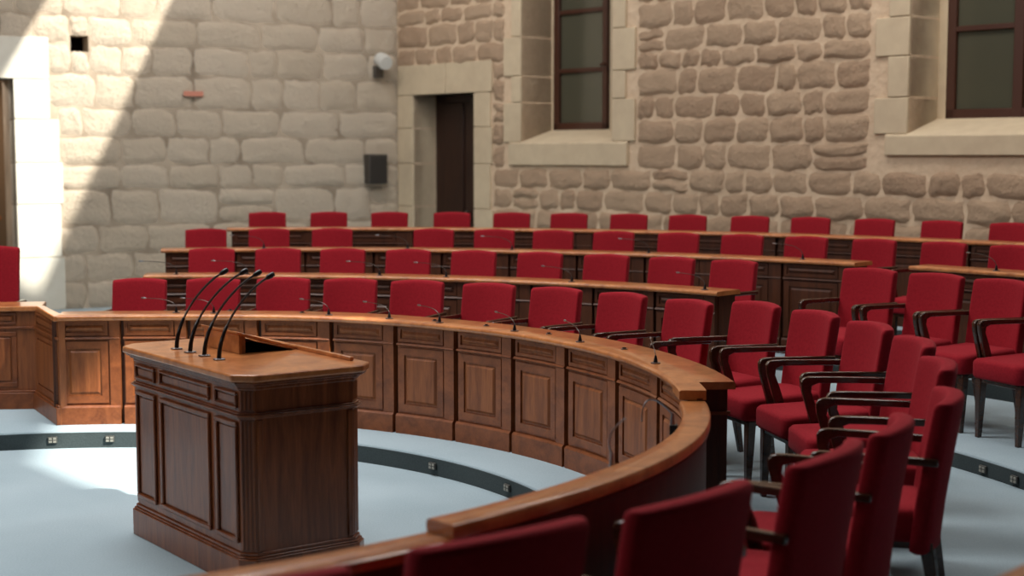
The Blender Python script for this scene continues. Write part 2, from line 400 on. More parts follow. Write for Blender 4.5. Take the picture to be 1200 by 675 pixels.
def deep_t(px, depth):
    d = ray(px, 100); P = W0 - NR * depth; k = P.dot(NR) / (d.x * NR.x + d.y * NR.y)
    return (Vector((d.x * k, d.y * k)) - W0).dot(UR)
def window(n, ta, tb, z0, z1, depth, pxa, pxb, pxm, trans, seed, quo, band, extra=0):
    rnd = random.Random(seed)
    # surround blocks with quoins
    mb = MB(); z = z0; i = 0
    while z < z1 + .3:
        h = quo[i % len(quo)]; e = .16 if i % 2 else .30
        e2 = .34 if i % 2 == 0 else .20
        zt = min(z + h, z1 + .4)
        mb.box(ta - e - extra, ta, -depth, .03, z, zt - .007, TR); mb.box(tb, tb + e2, -depth, .03, z, zt - .007, TR)
        z = zt; i += 1
    mb.box(ta, tb, -depth, .03, z1, z1 + .4, TR)
    # sloping sill: front band and bevelled top
    s0 = z0 - band
    prof = [(.045, s0), (.045, z0 - .02), (.02, z0), (-depth, z0 + .30 * depth), (-depth, s0)]
    mb.loft([[TR(Vector((t, y, z))) for y, z in prof] for t in (ta - .2 - extra * .5, tb + .24)])
    tag(build('trim_%d' % (n + 2), mb, M['ashlar'], bevel=.008), kind='structure')
    # timber frame, transom and panes
    y0 = -depth + .02; zf = z0 + .30 * depth - .01; a = deep_t(pxa, depth); b = deep_t(pxb, depth)
    mb = MB(); f = .07
    mb.box(a, a + f * 1.3, y0 - .06, y0, zf, z1, TR); mb.box(b - f, b, y0 - .06, y0, zf, z1, TR)
    mb.box(a, b, y0 - .06, y0, zf, zf + .09, TR); mb.box(a, b, y0 - .06, y0, z1 - f, z1, TR)
    fr = tag(build('window_%d' % n, mb, M['frame'], bevel=.008), kind='structure')
    if pxm: m_ = deep_t(pxm, depth); mb = MB(); mb.box(m_ - .05, m_ + .05, y0 - .05, y0 + .005, zf, z1, TR); build('mullion', mb, M['frame'], fr, .006)
    mb = MB(); mb.box(a - .4, a, y0 - .08, y0, zf, z1, TR); build('reveal_stop', mb, M['ashlar'], fr)
    for zt in trans:
        mb = MB(); mb.box(a, b, y0 - .05, y0 - .005, zt - .025, zt + .025, TR); build('transom', mb, M['frame'], fr, .005)
    mb = MB(); mb.prism([(b - .005, y0 - .06), (tb + .01, y0 - .06), (tb + .01, .0), (tb - .004, .0)], zf - .1, z1, TR); build('reveal', mb, M['ashlar'], fr)
    mb = MB(); mb.box(a + .02, b - .02, y0 - .05, y0 - .04, zf, z1, TR); build('pane', mb, M['glass'], fr)
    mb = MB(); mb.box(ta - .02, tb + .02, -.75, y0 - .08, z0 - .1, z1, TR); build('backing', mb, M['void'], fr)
    mb = MB(); mb.tube([TR(Vector((b - .09, y0 + .01, zf + .75))), TR(Vector((b + .0, y0 + .03, zf + .76)))], .014, 6); build('latch', mb, M['frame'], fr)
zt1 = wall_pt(690, 84, UR)[1]; zt2 = wall_pt(1150, 30, UR)[1]
window(1, w1a, w1b, zw1, 4.6, .50, 650, 712, None, (zt1 + .06, zt1 + .75), 1, (.47, .31, .46), .27)
window(2, w2a, w2b, zw2, 4.6, .50, 1110, 1290, 1194, (zt2 + .03, zt2 + .8), 2, (.34, .38, .36), .20, .06)

# small wall fittings
t_, z_ = wall_pt(441, 76, UL)
sp = thing('wall_spotlight', 'small grey spotlight fixed high on the wall left of the corner', 'lamp', TL(Vector((t_, .07, z_))), atan2(UL.y, UL.x))
mb = MB(); mb.box(-.06, .06, -.06, .03, -.17, -.02); build('mount', mb, M['grey'], sp, .01)
mb = MB(); mb.tube([(0, .0, -.05), (0, .12, -.0)], .02); build('bracket', mb, M['grey'], sp)
mb = MB(); mb.tube([(0, .02, .07), (0, .07, .06), (0, .2, .02), (0, .25, .0)], [.05, .095, .10, .085], 14); build('lamp_head', mb, M['white'], sp)
t_, z_ = wall_pt(437, 198, UL)
vt = thing('wall_speaker', 'dark square box mounted on the grey stone wall near the corner', 'speaker', TL(Vector((t_, .06, z_))), atan2(UL.y, UL.x))
mb = MB(); mb.box(-.13, .13, -.06, .12, -.19, .19); build('housing', mb, plain('dark_grey', srgb(66, 60, 54), .6), vt, .012)
mb = MB()
for i in range(9): mb.box(-.11, .11, .12, .13, -.17 + i * .038, -.15 + i * .038)
build('grille', mb, plain('darker_grey', srgb(48, 44, 40), .6), vt)
t_, z_ = wall_pt(225, 110, UL)
mb = MB(); mb.box(t_ - .12, t_ + .12, .05, .062, z_ - .03, z_ + .03, TL)
tag(build('red_paint_mark', mb, M['redmark']), 'small faded red mark on the grey stone wall above the seats', 'mark')

# ------------------------------------------------------------------ carpeted tiers
def annulus(c, r0, r1, a0, a1, z0, z1, name, riser=True, rnd=.014):
    mb = MB(); mb.sweep(c, [(r0, z0), (r0, z1 - rnd), (r0 + rnd * .3, z1 - rnd * .3), (r0 + rnd, z1), (r1, z1), (r1, z0)], a0, a1, step=1.2)
    o = build(name, mb, M['carpet'], smooth=60); tag(o, kind='structure')
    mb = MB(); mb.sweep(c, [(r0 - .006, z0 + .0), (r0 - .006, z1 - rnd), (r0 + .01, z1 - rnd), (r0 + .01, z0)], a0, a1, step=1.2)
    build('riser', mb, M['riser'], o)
    return o
annulus(C1, 2.734, 5.3, -100, 190, 0, .11, 'floor_tier_1')
annulus(ROW[2]['c'], 4.88, 6.35, -48, 97, 0, .205, 'floor_tier_2')
annulus(ROW[3]['c'], 6.17, 7.65, -40, 95, 0, .289, 'floor_tier_3')
annulus(ROW[4]['c'], 7.58, 8.72, -40, 94, 0, .386, 'floor_tier_4')
def riser_light(a, c, R, z, label, group):
    o = thing('step_light', label, 'step light', (c[0] + (R - .008) * cos(radians(a)), c[1] + (R - .008) * sin(radians(a)), z), radians(a), group)
    mb = MB(); mb.box(-.012, .0, -.028, .028, -.02, .02); build('plate', mb, M['platem'], o, .003)
    for y in (-.013, .013):
        for zz in (-.009, .009):
            m2 = MB(); m2.box(-.016, -.012, y - .009, y + .009, zz - .006, zz + .006); build('lens', m2, M['lens'], o)
for px, lab in ((57, 'small square step light in the carpeted riser, nearest the left edge'), (125, 'small square step light in the riser just left of the lectern'),
                (508, 'small square step light in the riser, nearer one right of the lectern'), (597, 'small square step light in the riser by the curved railing end, right of the lectern')):
    riser_light(ang_of(px, C1, 2.734), C1, 2.734, .055, lab, 'step lights around the floor of the chamber')
for px, py, lab in ((1162, 549, 'upper of the two step lights in the riser behind the chairs on the right'), (1188, 562, 'lower of the two step lights in the riser behind the chairs on the right')):
    c2 = ROW[2]['c']; q = on_z(px, py, .15); a = degrees(atan2(q.y - c2[1], q.x - c2[0])); riser_light(a, c2, 4.88, .15, lab, 'step lights behind the right chairs')

# ------------------------------------------------------------------ curved desks
def sm(x, a, b):
    x = min(1, max(0, (x - a) / (b - a))); return x * x * (3 - 2 * x)
def r1off(a): return -.19 * sm(a, 62, 92)
def bay(c, R, a0, a1, zf, zt, parent, rfun=None, gap=.22, wm=None, wm2=None, simple=False):
    """one bay of panelling facing the centre; R = radius of the panel face"""
    wm = wm or M['wood']; wm2 = wm2 or M['wood2']
    aw = abs(a1 - a0); lo, hi = min(a0, a1) + gap, max(a0, a1) - gap
    zb = zf + .12; top = zt - .03; mid = zt - .155
    pil = .19 * aw           # pilaster on the right-hand (low angle) side
    mb = MB(); mb.sweep(c, [(R, zf), (R, top), (R + .03, top), (R + .03, zf)], lo, hi, rfun)
    root = build('panel_bay', mb, wm, parent)
    mb = MB(); mb.sweep(c, [(R - .028, zf), (R - .028, zb - .012), (R - .018, zb), (R, zb), (R, zf)], lo, hi, rfun); build('skirting', mb, wm2, root)
    mb = MB(); mb.sweep(c, [(R - .012, mid), (R - .02, mid + .006), (R - .012, mid + .016), (R, mid + .016), (R, mid)], lo, hi, rfun); build('ledge', mb, wm2, root)
    # pilaster
    mb = MB(); mb.sweep(c, [(R - .014, zb), (R - .014, mid), (R, mid), (R, zb)], lo, lo + pil - gap, rfun); mb.sweep(c, [(R - .014, mid + .016), (R - .014, top), (R, top), (R, mid + .016)], lo, lo + pil - gap, rfun); build('pilaster', mb, wm2, root)
    # frames and raised fields
    def framed(z0, z1, b0, b1, fw, nm):
        fa = degrees(fw / R)
        mb = MB()
        for (u0, u1, v0, v1) in ((b0, b1, z1 - fw, z1), (b0, b1, z0, z0 + fw)):
            mb.sweep(c, [(R - .010, v0), (R - .010, v1), (R, v1), (R, v0)], u0, u1, rfun)
        for (u0, u1) in ((b0, b0 + fa), (b1 - fa, b1)):
            mb.sweep(c, [(R - .010, z0 + fw), (R - .010, z1 - fw), (R, z1 - fw), (R, z0 + fw)], u0, u1, rfun)
        build(nm + '_frame', mb, wm2, root)
        g = fw + .012; ga = degrees(g / R)
        mb = MB(); i0, i1 = b0 + ga, b1 - ga; s = .014; sa = degrees(s / R)
        n = 4; lo_, hi_ = [], []
        for r, e in ((R - .001, 0), (R - .012, 1)):
            L = []
            for k in range(n + 1): L.append((i0 + sa * e + (i1 - i0 - 2 * sa * e) * k / n, z0 + g + s * e))
            for k in range(n + 1): L.append((i1 - sa * e - (i1 - i0 - 2 * sa * e) * k / n, z1 - g - s * e))
            (lo_ if e == 0 else hi_).extend([Vector((c[0] + (r + (rfun(a) if rfun else 0)) * cos(radians(a)), c[1] + (r + (rfun(a) if rfun else 0)) * sin(radians(a)), z)) for a, z in L])
        m = len(lo_)
        fs = [(k, (k + 1) % m, m + (k + 1) % m, m + k) for k in range(m)]
        fs += [(m + k, m + k + 1, m + 2 * n + 1 - (k + 1), m + 2 * n + 1 - k) for k in range(n)]
        mb.add(lo_ + hi_, fs); build(nm, mb, wm, root, smooth=20)
    framed(zb + .015, mid - .012, lo + pil, hi - .02 * aw, .045 if not simple else .04, 'lower_panel')
    framed(mid + .024, top - .008, lo + pil, hi - .02 * aw, .018, 'upper_panel')
    return root
def desk_top(c, ri, ro, zt, a0, a1, parent, rfun=None, th=.034, mat=None):
    mb = MB(); h = th
    mb.sweep(c, [(ri + .012, zt - h), (ri + .002, zt - h * .75), (ri, zt - h * .35), (ri + .006, zt - .003), (ri + .014, zt), (ro - .008, zt), (ro, zt - .008), (ro, zt - h)], a0, a1, rfun, step=1.0)
    return build('desktop', mb, mat or M['top'], parent, smooth=50)
# row 1 ------------------------------------------------------------
R1 = ROW[1]; A_END = -1.2
d1 = thing('curved_desk', 'long curved front desk of panelled wood around the open floor behind the lectern', 'desk', (CX, CY + 3.2, .11))
def put(o): return o
gaps = [99.4, 91.6, 83.6, 75.2, 66.4, 57.9, 49.3, 40.5, 31.5, 21.6, 11.4, A_END]
def reparent(root_fn, root): pass
class Shift:      # build in world units, parent keeps children where they are
    pass
def setp(o, parent):
    o.parent = parent; o.matrix_parent_inverse = Matrix.Translation(-parent.location) if parent.rotation_euler.z == 0 else parent.matrix_basis.inverted()
_b = build
def wbuild(name, mb, mat, parent=None, **k):   # world-coordinate child of an unrotated empty
    o = _b(name, mb, mat, None, **k)
    if parent is not None:
        setp(o, parent) if parent.type == 'EMPTY' else setattr(o, 'parent', parent)
    return o
build = wbuild_switch = lambda name, mb, mat, parent=None, bevel=0, smooth=35, seg=2, origin=None: (
    wbuild(name, mb, mat, parent, bevel=bevel, smooth=smooth, seg=seg, origin=origin) if WORLD else _b(name, mb, mat, parent, bevel, smooth, seg, origin))
WORLD = True
for i in range(len(gaps) - 1):
    bay(C1, R1['ri'] + .05, gaps[i], gaps[i + 1], R1['zf'], R1['zt'] , d1, r1off)
# dark backing behind the bays, fill at the end
mb = MB(); mb.sweep(C1, [(R1['ri'] + .075, R1['zf']), (R1['ri'] + .075, R1['zt'] - .034), (R1['ri'] + .10, R1['zt'] - .034), (R1['ri'] + .10, R1['zf'])], A_END, 100, r1off)
build('backing_board', mb, M['wood_dark'], d1)
desk_top(C1, R1['ri'], R1['ro'], R1['zt'], 3.0, 99.2, d1, r1off)
# the narrower nose of the top that runs on past the working surface
mb = MB(); mb.sweep(C1, [(R1['ri'], R1['zt'] - .042), (R1['ri'], R1['zt'] - .006), (R1['ri'] + .008, R1['zt']), (R1['ri'] + .115, R1['zt']), (R1['ri'] + .115, R1['zt'] - .042)], -1.2, 3.0)
build('desktop_nose', mb, M['top'], d1)
mb = MB(); mb.sweep(C1, [(R1['ro'] - .10, R1['zf']), (R1['ro'] - .10, R1['zt'] - .034), (R1['ro'] - .03, R1['zt'] - .034), (R1['ro'] - .03, R1['zf'])], 3.6, 6.2)
mb.sweep(C1, [(R1['ri'] + .10, R1['zf']), (R1['ri'] + .10, R1['zt'] - .034), (R1['ro'] - .03, R1['zt'] - .034), (R1['ro'] - .03, R1['zf'])], 3.4, 3.9)
build('end_panel', mb, M['wood_dark'], d1, bevel=.004)
mb = MB(); mb.sweep(C1, [(R1['ri'] + .10, R1['zt'] - .15), (R1['ri'] + .10, R1['zt'] - .135), (R1['ro'] - .02, R1['zt'] - .135), (R1['ro'] - .02, R1['zt'] - .15)], 3.2, 3.5)
build('end_moulding', mb, M['wood2'], d1)
for a in (22, 40.5, 57.9, 75.2):
    mb = MB(); mb.sweep(C1, [(R1['ri'] + .10, R1['zf']), (R1['ri'] + .10, R1['zt'] - .034), (R1['ro'] - .06, R1['zt'] - .034), (R1['ro'] - .06, R1['zf'])], a - .25, a + .25, r1off)
    build('bracket', mb, M['wood_dark'], d1)

# the lower curved balustrade continuing toward the viewer
bl = thing('curved_balustrade', 'curved wooden balustrade with orange brown capping sweeping from the desk toward the viewer', 'balustrade', (CX + 2.6, CY - 1.6, .11))
zb = .789; a_e = -46.3
zslope = lambda a: -.030 * (1 - sm(-a, 0, 40))
mb = MB(); ri, rq = R1['ri'], 3.206
mb.sweep(C1, [(ri + .01, zb - .05), (ri, zb - .04), (ri, zb - .008), (ri + .008, zb), (rq - .006, zb), (rq, zb - .006), (rq, zb - .04), (rq - .012, zb - .05)], a_e, -1.25, step=1, zfun=zslope)
build('capping', mb, M['top'], bl, smooth=50)
mb = MB(); mb.sweep(C1, [(ri + .018, .11), (ri + .018, zb - .05), (rq - .016, zb - .05), (rq - .016, .11)], a_e + .15, -1.6, step=1, zfun=zslope)
build('balustrade_wall', mb, M['wood_dark'], bl, smooth=50)
mb = MB(); mb.sweep(C1, [(rq - .018, zb - .07), (rq - .006, zb - .062), (rq - .006, zb - .05), (rq - .018, zb - .05)], a_e + .15, -1.6, step=1, zfun=zslope)
build('moulding', mb, M['wood_dark'], bl)
# still lower board that runs on out of the picture at the bottom
lb_ = thing('low_railing', 'lower wooden railing running out of view at the bottom left of the balustrade', 'railing', (CX + 1.2, CY - 2.9, .11))
zl = .751
mb = MB(); mb.sweep(C1, [(ri, zl - .036), (ri, zl - .006), (ri + .006, zl), (rq - .012, zl), (rq, zl - .01), (rq, zl - .036)], -80, a_e - .05, step=1)
build('capping', mb, M['top'], lb_, smooth=50)
mb = MB(); mb.sweep(C1, [(ri + .018, .11), (ri + .018, zl - .036), (rq - .016, zl - .036), (rq - .016, .11)], -80, a_e - .2, step=1)
build('railing_wall', mb, M['wood_dark'], lb_, smooth=50)

# left return and left block of the front desk ------------------------------------
def flat_panels(P, Q, zf, zt, parent, panels, depth=.34, z_mid=None):
    """straight panelled run from P to Q (2-D), visible face on the right hand of P->Q ... n = toward viewer"""
    P = Vector(P); Q = Vector(Q); L = (Q - P).length; d = (Q - P) / L; n = Vector((d.y, -d.x))
    if n.dot(-P) < 0: n = -n
    def T(v): q = P + d * v.x + n * v.y; return Vector((q.x, q.y, v.z))
    mb = MB(); mb.box(0, L, -.04, 0, zf, zt - .034, T); r = build('panel_run', mb, M['wood'], parent)
    mb = MB(); mb.box(0, L, 0, .026, zf, zf + .11, T); mb.box(0, L, 0, .016, zf + .11, zf + .125, T); build('skirting', mb, M['wood2'], r, bevel=.004)
    m = zt - .155
    mb = MB(); mb.box(0, L, 0, .014, m, m + .016, T); build('ledge', mb, M['wood2'], r, bevel=.003)
    for a, b in panels:
        for z0, z1 in ((zf + .15, m - .02), (m + .03, zt - .045)):
            w_ = .03 if z1 - z0 > .2 else .014
            mb = MB(); mb.box(a, b, 0, .009, z0, z0 + w_, T); mb.box(a, b, 0, .009, z1 - w_, z1, T); mb.box(a, a + w_, 0, .009, z0 + w_, z1 - w_, T); mb.box(b - w_, b, 0, .009, z0 + w_, z1 - w_, T)
            build('panel_frame', mb, M['wood2'], r, bevel=.003)
            g = w_ + .01
            mb = MB(); mb.box(a + g, b - g, 0, .010, z0 + g, z1 - g, T); build('field', mb, M['wood'], r, bevel=.008)
E1 = Vector((CX + (R1['ri'] + .02 + r1off(100)) * cos(radians(99.1)), CY + (R1['ri'] + .02 + r1off(100)) * sin(radians(99.1))))
E2 = Vector((-3.19, 9.83)); E3 = Vector((-5.7, 9.55))
lbk = thing('side_desk', 'straight panelled wooden desk at the left edge joining the curved desk', 'desk', (E2.x - .6, E2.y, .11))
flat_panels(E2, E1, .11, .804, lbk, [(.08, (E2 - E1).length - .06)])
flat_panels(E3, E2, .11, .804, lbk, [(.1, .6), (.72, 1.22), (1.34, 1.84), (1.96, (E3 - E2).length - .12)])
mb = MB(); dd = (E2 - E3).normalized(); nn = Vector((dd.y, -dd.x)); nn = nn if nn.y < 0 else -nn
mb.prism([(E3 + nn * .03)[:], (E2 + nn * .03 + dd * .02)[:], (E1 + Vector((-.02, -.03)))[:], (E1 + Vector((.03, .03)))[:], (E2 + dd * .07 + nn * .0)[:], (E2 - nn * .02 + dd * .05)[:], (E2 - nn * .30 + dd * .02)[:], (E3 - nn * .30)[:]], .768, .8025)
build('desktop', mb, M['top'], lbk, bevel=.006)

# rows 2 - 4 -------------------------------------------------------
def row_desk(k, a0, a1, name, label, n, cat='desk', end_mat=None):
    r = ROW[k]; c = r['c']; am = radians((a0 + a1) / 2)
    d = thing(name, label, cat, (c[0] + r['ri'] * cos(am), c[1] + r['ri'] * sin(am), r['zf']))
    desk_top(c, r['ri'], r['ro'], r['zt'], a0 - .3, a1 + .3, d, th=.03)
    for i in range(n):
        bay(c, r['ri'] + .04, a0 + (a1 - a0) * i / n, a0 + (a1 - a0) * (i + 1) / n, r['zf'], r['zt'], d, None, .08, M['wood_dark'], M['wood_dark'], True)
    for a in (a0, a1):
        s = .35 if a == a0 else -.35; mb = MB()
        mb.sweep(c, [(r['ri'] + .07, r['zf']), (r['ri'] + .07, r['zt'] - .03), (r['ro'] - .02, r['zt'] - .03), (r['ro'] - .02, r['zf'])], a, a + s)
        build('end_panel', mb, M['wood_dark'], d)
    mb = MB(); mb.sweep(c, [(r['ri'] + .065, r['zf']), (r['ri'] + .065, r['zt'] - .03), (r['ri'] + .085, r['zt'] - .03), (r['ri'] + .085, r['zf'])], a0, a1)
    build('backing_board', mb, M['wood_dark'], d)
    return d
A = lambda k, px: ang_of(px, ROW[k]['c'], ROW[k]['ri'])
row_desk(2, A(2, 836), A(2, 172), 'row_desk', 'curved wooden desk of the second row, directly behind the front chairs', 9)
row_desk(3, A(3, 996), A(3, 194), 'row_desk', 'curved wooden desk of the third row, longer section left of the aisle gap', 10)
row_desk(3, 8, A(3, 1069), 'row_desk', 'curved wooden desk of the third row, short section right of the aisle gap', 3)
row_desk(4, 8, A(4, 272), 'row_desk', 'curved wooden desk of the rearmost row, below the stone walls', 14)
# corner of a desk at the bottom right edge of the view
q = on_z(1150, 690, .909); nd = thing('near_desk', 'corner of a wooden desk cut off at the bottom right', 'desk', (1.35, 2.75, .19))
a_n = degrees(atan2(on_z(1192, 663, .909).y - CY, on_z(1192, 663, .909).x - CX)); r_n = hypot(on_z(1192, 663, .909).x - CX, on_z(1192, 663, .909).y - CY)
mb = MB(); mb.sweep(C1, [(r_n, .875), (r_n, .903), (r_n + .006, .909), (r_n + .27, .909), (r_n + .27, .875)], -58, a_n + .9); build('desktop', mb, M['top'], nd)
mb = MB(); mb.sweep(C1, [(r_n + .03, .11), (r_n + .03, .875), (r_n + .24, .875), (r_n + .24, .11)], -58, a_n); build('body', mb, M['wood_dark'], nd)

# ------------------------------------------------------------------ chairs
WORLD = False
def rrect(w, d, r, n=4):
    pts = []
    for cx_, cy_, a0 in ((w - r, d - r, 0), (-w + r, d - r, 90), (-w + r, -d + r, 180), (w - r, -d + r, 270)):
        for k in range(n + 1):
            a = radians(a0 + 90 * k / n); pts.append((cx_ + r * cos(a), cy_ + r * sin(a)))
    return pts
def make_chair(back_top=.848, bw=.212, arms=True):
    root = thing('armchair', '', 'chair')
    # seat: rounded, domed, overhanging front
    mb = MB(); L = []
    for z, s in ((.345, .96), (.36, 1.0), (.43, 1.0), (.452, .985), (.463, .94), (.468, .82), (.471, .55)):
        L.append([Vector((x * s, -.05 + y * s, z - (.012 if y < -.15 and z > .44 else 0) - .10 * 0)) for x, y in rrect(.205, .24, .05)])
    mb.loft(L); build('seat', mb, M['red'], root, smooth=60)
    # backrest: curved upholstered slab, reclined
    mb = MB(); L = []
    z0, z1 = .30, back_top; th = .034
    def yb(z): return .205 + .075 * ((z - z0) / (z1 - z0)) ** 1.3 
    lv = [(z0, .55, .93), (z0 + .012, 1, .985)] + [(z0 + (z1 - z0) * k / 8, 1, 1 + .0 * k) for k in range(1, 8)] + [(z1 - .024, 1, 1), (z1 - .009, .92, .997), (z1 - .002, .7, .988), (z1, .4, .975)]
    for z, st, sw in lv:
        loop = []
        for x, y in rrect(bw * sw, th * st, min(.024, th * st * .9), 3):
            pass
        hw, ht, r = bw * sw, th * st, min(.022, th * st * .95)
        base = []
        nseg = 8
        for k in range(nseg + 1): base.append((-(hw - r) + 2 * (hw - r) * k / nseg, -ht))
        for k in range(1, 4): a = radians(-90 + 90 * k / 4 * 1); base.append((hw - r + r * cos(a), -ht + r + r * sin(a)))
        base.append((hw, 0))
        for k in range(1, 4): a = radians(0 + 90 * k / 4); base.append((hw - r + r * cos(a), ht - r + r * sin(a)))
        for k in range(nseg + 1): base.append(((hw - r) - 2 * (hw - r) * k / nseg, ht))
        for k in range(1, 4): a = radians(90 + 90 * k / 4); base.append((-hw + r + r * cos(a), ht - r + r * sin(a)))
        base.append((-hw, 0))
        for k in range(1, 4): a = radians(180 + 90 * k / 4); base.append((-hw + r + r * cos(a), -ht + r + r * sin(a)))
        cr = (z - z0) / (z1 - z0)
        for x, y in base:
            loop.append(Vector((x, y + yb(z) - .052 * (x / bw) ** 2, z + (.012 * (1 - (x / bw) ** 2) if cr > .9 else 0))))
        L.append(loop)
    mb.loft(L); build('backrest', mb, M['red'], root, smooth=60)
    mb = MB(); mb.box(-.182, .182, -.255, .165, .315, .35); build('seat_frame', mb, M['arm'], root, .006)
    for sx in (-1, 1):
        for (x, y, dy) in ((.165, -.235, -.01), (.162, .185, .06)):
            mb = MB(); L = []
            for z, s in ((.34, .024), (.2, .021), (0, .014)):
                f = 1 - z / .34
                L.append([Vector((sx * x + a * s, y + dy * f + b * s, z)) for a, b in ((-1, -1), (1, -1), (1, 1), (-1, 1))])
            mb.loft(L); build('leg', mb, M['arm'], root, .004)
        if arms:
            prof = [(.22, .655), (.05, .66), (-.12, .664), (-.185, .664), (-.210, .657), (-.222, .640), (-.218, .60), (-.198, .53), (-.170, .44), (-.145, .36), (-.095, .36), (-.12, .44), (-.150, .53), (-.174, .59), (-.170, .622), (-.14, .634), (.05, .632), (.22, .626)]
            mb = MB(); x0, x1 = (.205, .236) if sx > 0 else (-.236, -.205)
            mb.loft([[Vector((x, y, z)) for y, z in prof] for x in (x0, x1)])
            build('armrest', mb, M['arm'], root, .007, seg=3)
    return root
chair0 = make_chair(); used = False
def seat_at(P, c, zf, label, group, wide=1.0, tall=1.0, rot=0, src=None):
    """P = position of the top of the backrest"""
    global used
    if src is None:
        if not used: o = chair0; used = True
        else: o = copy_tree(chair0)
    else: o = src
    a = atan2(P.y - c[1], P.x - c[0]) + rot
    q = Vector((P.x - .27 * cos(a), P.y - .27 * sin(a)))
    o.location = Vector((q.x, q.y, zf)) * K; o.rotation_euler = (0, 0, a - pi / 2); o.scale = (wide, 1, tall)
    tag(o, label, 'chair', group); return o
# row 1: back-centre angles around the front desk
row1 = [(166, 3.74), (252, 3.78), (334, 3.9), (413, 3.95), (492, 4.0), (577, 4.04), (657, 4.06), (736, 4.08), (814.5, 4.1)]
labs = []
G1 = 'red armchairs behind the curved front desk'
for i, (px, R) in enumerate(row1):
    q = ray_circle(px, C1, R)
    seat_at(q, C1, .11, 'red armchair behind the front desk, %s from its left end' % ORD[i + 1], G1, .86 + .004 * i, rot=(pi / 2 - atan2(q.y - CY, q.x - CX)) * (.9, .85, .75, .55, .4, .25, .1, 0, 0)[i])
near = [(27.0, 4.24, 0.93, 1.02, 'first red armchair right of the wide front desk end'), (19.7, 4.26, 0.95, 1.02, 'second red armchair to the right of the front desk end'), (12.0, 4.26, 0.97, 1.02, 'third red armchair to the right of the front desk end'),
        (3.5, 4.22, 0.98, 1.02, 'fourth red armchair to the right of the front desk end, facing left'), (-5.2, 4.15, 1.0, 1.01, 'fifth red armchair to the right of the front desk end, seen from the side'), (-15.0, 4.1, 1.02, 0.985, 'red armchair, its back turned, legs showing on blue carpet at right'),
        (-22.9, 3.96, 1.08, 0.965, 'red chair back fourth from the bottom left, its curved top edge lit'), (-32.3, 3.93, 1.18, 0.985, 'red chair back turned to the viewer, third from the bottom left, armrests both sides'), (-42.8, 3.9, 1.16, 0.985, 'red chair back at the bottom centre, second large one from the left'),
        (-52.2, 3.88, 1.16, 0.995, 'large red chair back at the bottom, just in front of the balustrade end'), (-61.6, 3.88, 1.12, 0.98, 'red chair top cut off at the bottom edge, nearest the lectern')]
for i, (a, R, wd, tl, lab) in enumerate(near):
    P = Vector((CX + R * cos(radians(a)), CY + R * sin(radians(a))))
    seat_at(P, C1, .11, lab, G1, wd, tl)
def row_chairs(k, pxs, word, group, extra='', wide=1.0, start=1):
    r = ROW[k]
    for i, px in enumerate(pxs):
        q = ray_circle(px, r['c'], r['rb'])
        seat_at(q, r['c'], r['zf'], 'red armchair in the %s, %s from the left%s' % (word, ORD[i + start], extra), group, wide)
row_chairs(2, (250, 328, 404, 481, 558, 636, 714, 791, 864), 'second row left of the aisle', 'red armchairs in the second row left of the aisle', '', .86)
row_chairs(2, (1024, 1103, 1180, 1258), 'second row right of the aisle', 'red armchairs in the second row right of the aisle', '', .97)
row_chairs(3, (243, 317, 391, 510, 581, 650, 721, 797, 872, 947, 1027, 1109, 1190), 'third row', 'red armchairs in the third row', '', .86)
row_chairs(4, (315, 387, 458, 531, 601, 668, 738, 807, 880, 951, 1026, 1105, 1186), 'rearmost row by the stone walls', 'red armchairs in the rearmost row', '', .86)
# tall-backed chair behind the left desk
big = make_chair(1.03, .25, True); big.name = 'tall_armchair'
big.location = Vector((-3.80, 10.42, .11)) * K; big.rotation_euler = (0, 0, 0)
tag(big, 'tall backed red armchair behind the side desk at the left edge', 'chair')
for ch in big.children:
    if ch.name.startswith('armrest'): ch.location.x += .06 * K * (1 if ch.data.vertices[0].co.x > 0 else -1)

# ------------------------------------------------------------------ lectern
aA, aB = radians(126.6), radians(36.6)
NP = Vector((-1.105, 5.995, 0))
lec = thing('lectern', 'large panelled dark wooden lectern standing on the open floor', 'lectern', NP, aA)
# local: x along the front (0..1.2), y = -(b) ; after rotating by aA local +x = a-dir, local +y = left of it, so b = -y
def TB(v): return Vector((v.x, -v.y, v.z))
def chamf(x0, x1, y0, y1, c):
    return [(x0 + c, y0), (x1 - c, y0), (x1, y0 + c), (x1, y1 - c), (x1 - c, y1), (x0 + c, y1), (x0, y1 - c), (x0, y0 + c)]
LX, LY = 1.24, .605
mb = MB(); mb.prism(chamf(.022, LX - .022, .022, LY - .022, .05), .02, .87, TB); build('body', mb, M['lectern'], lec, .003)
mb = MB()
for z0, z1, e in ((0, .125, 0), (.125, .135, .006), (.135, .15, .013)): mb.prism(chamf(e, LX - e, e, LY - e, .055), z0, z1, TB)
build('plinth', mb, M['lectern'], lec, .004)
mb = MB()
for z0, z1, e in ((.715, .722, .012), (.722, .732, .004), (.732, .74, .012)): mb.prism(chamf(e, LX - e, e, LY - e, .054), z0, z1, TB)
build('waist_moulding', mb, M['lectern'], lec, .003)
mb = MB()
for z0, z1, e in ((.835, .85, .014), (.85, .862, .002), (.862, .874, -.012)): mb.prism(chamf(e, LX - e, e, LY - e, .055), z0, z1, TB)
build('cornice', mb, M['lectern'], lec, .004)
# top board with the rectangular well cut beside the rest
mb = MB(); mb.prism(chamf(-.03, LX + .03, -.03, LY + .03, .075), .874, .906, TB); build('top', mb, M['top'], lec, .009, seg=3)
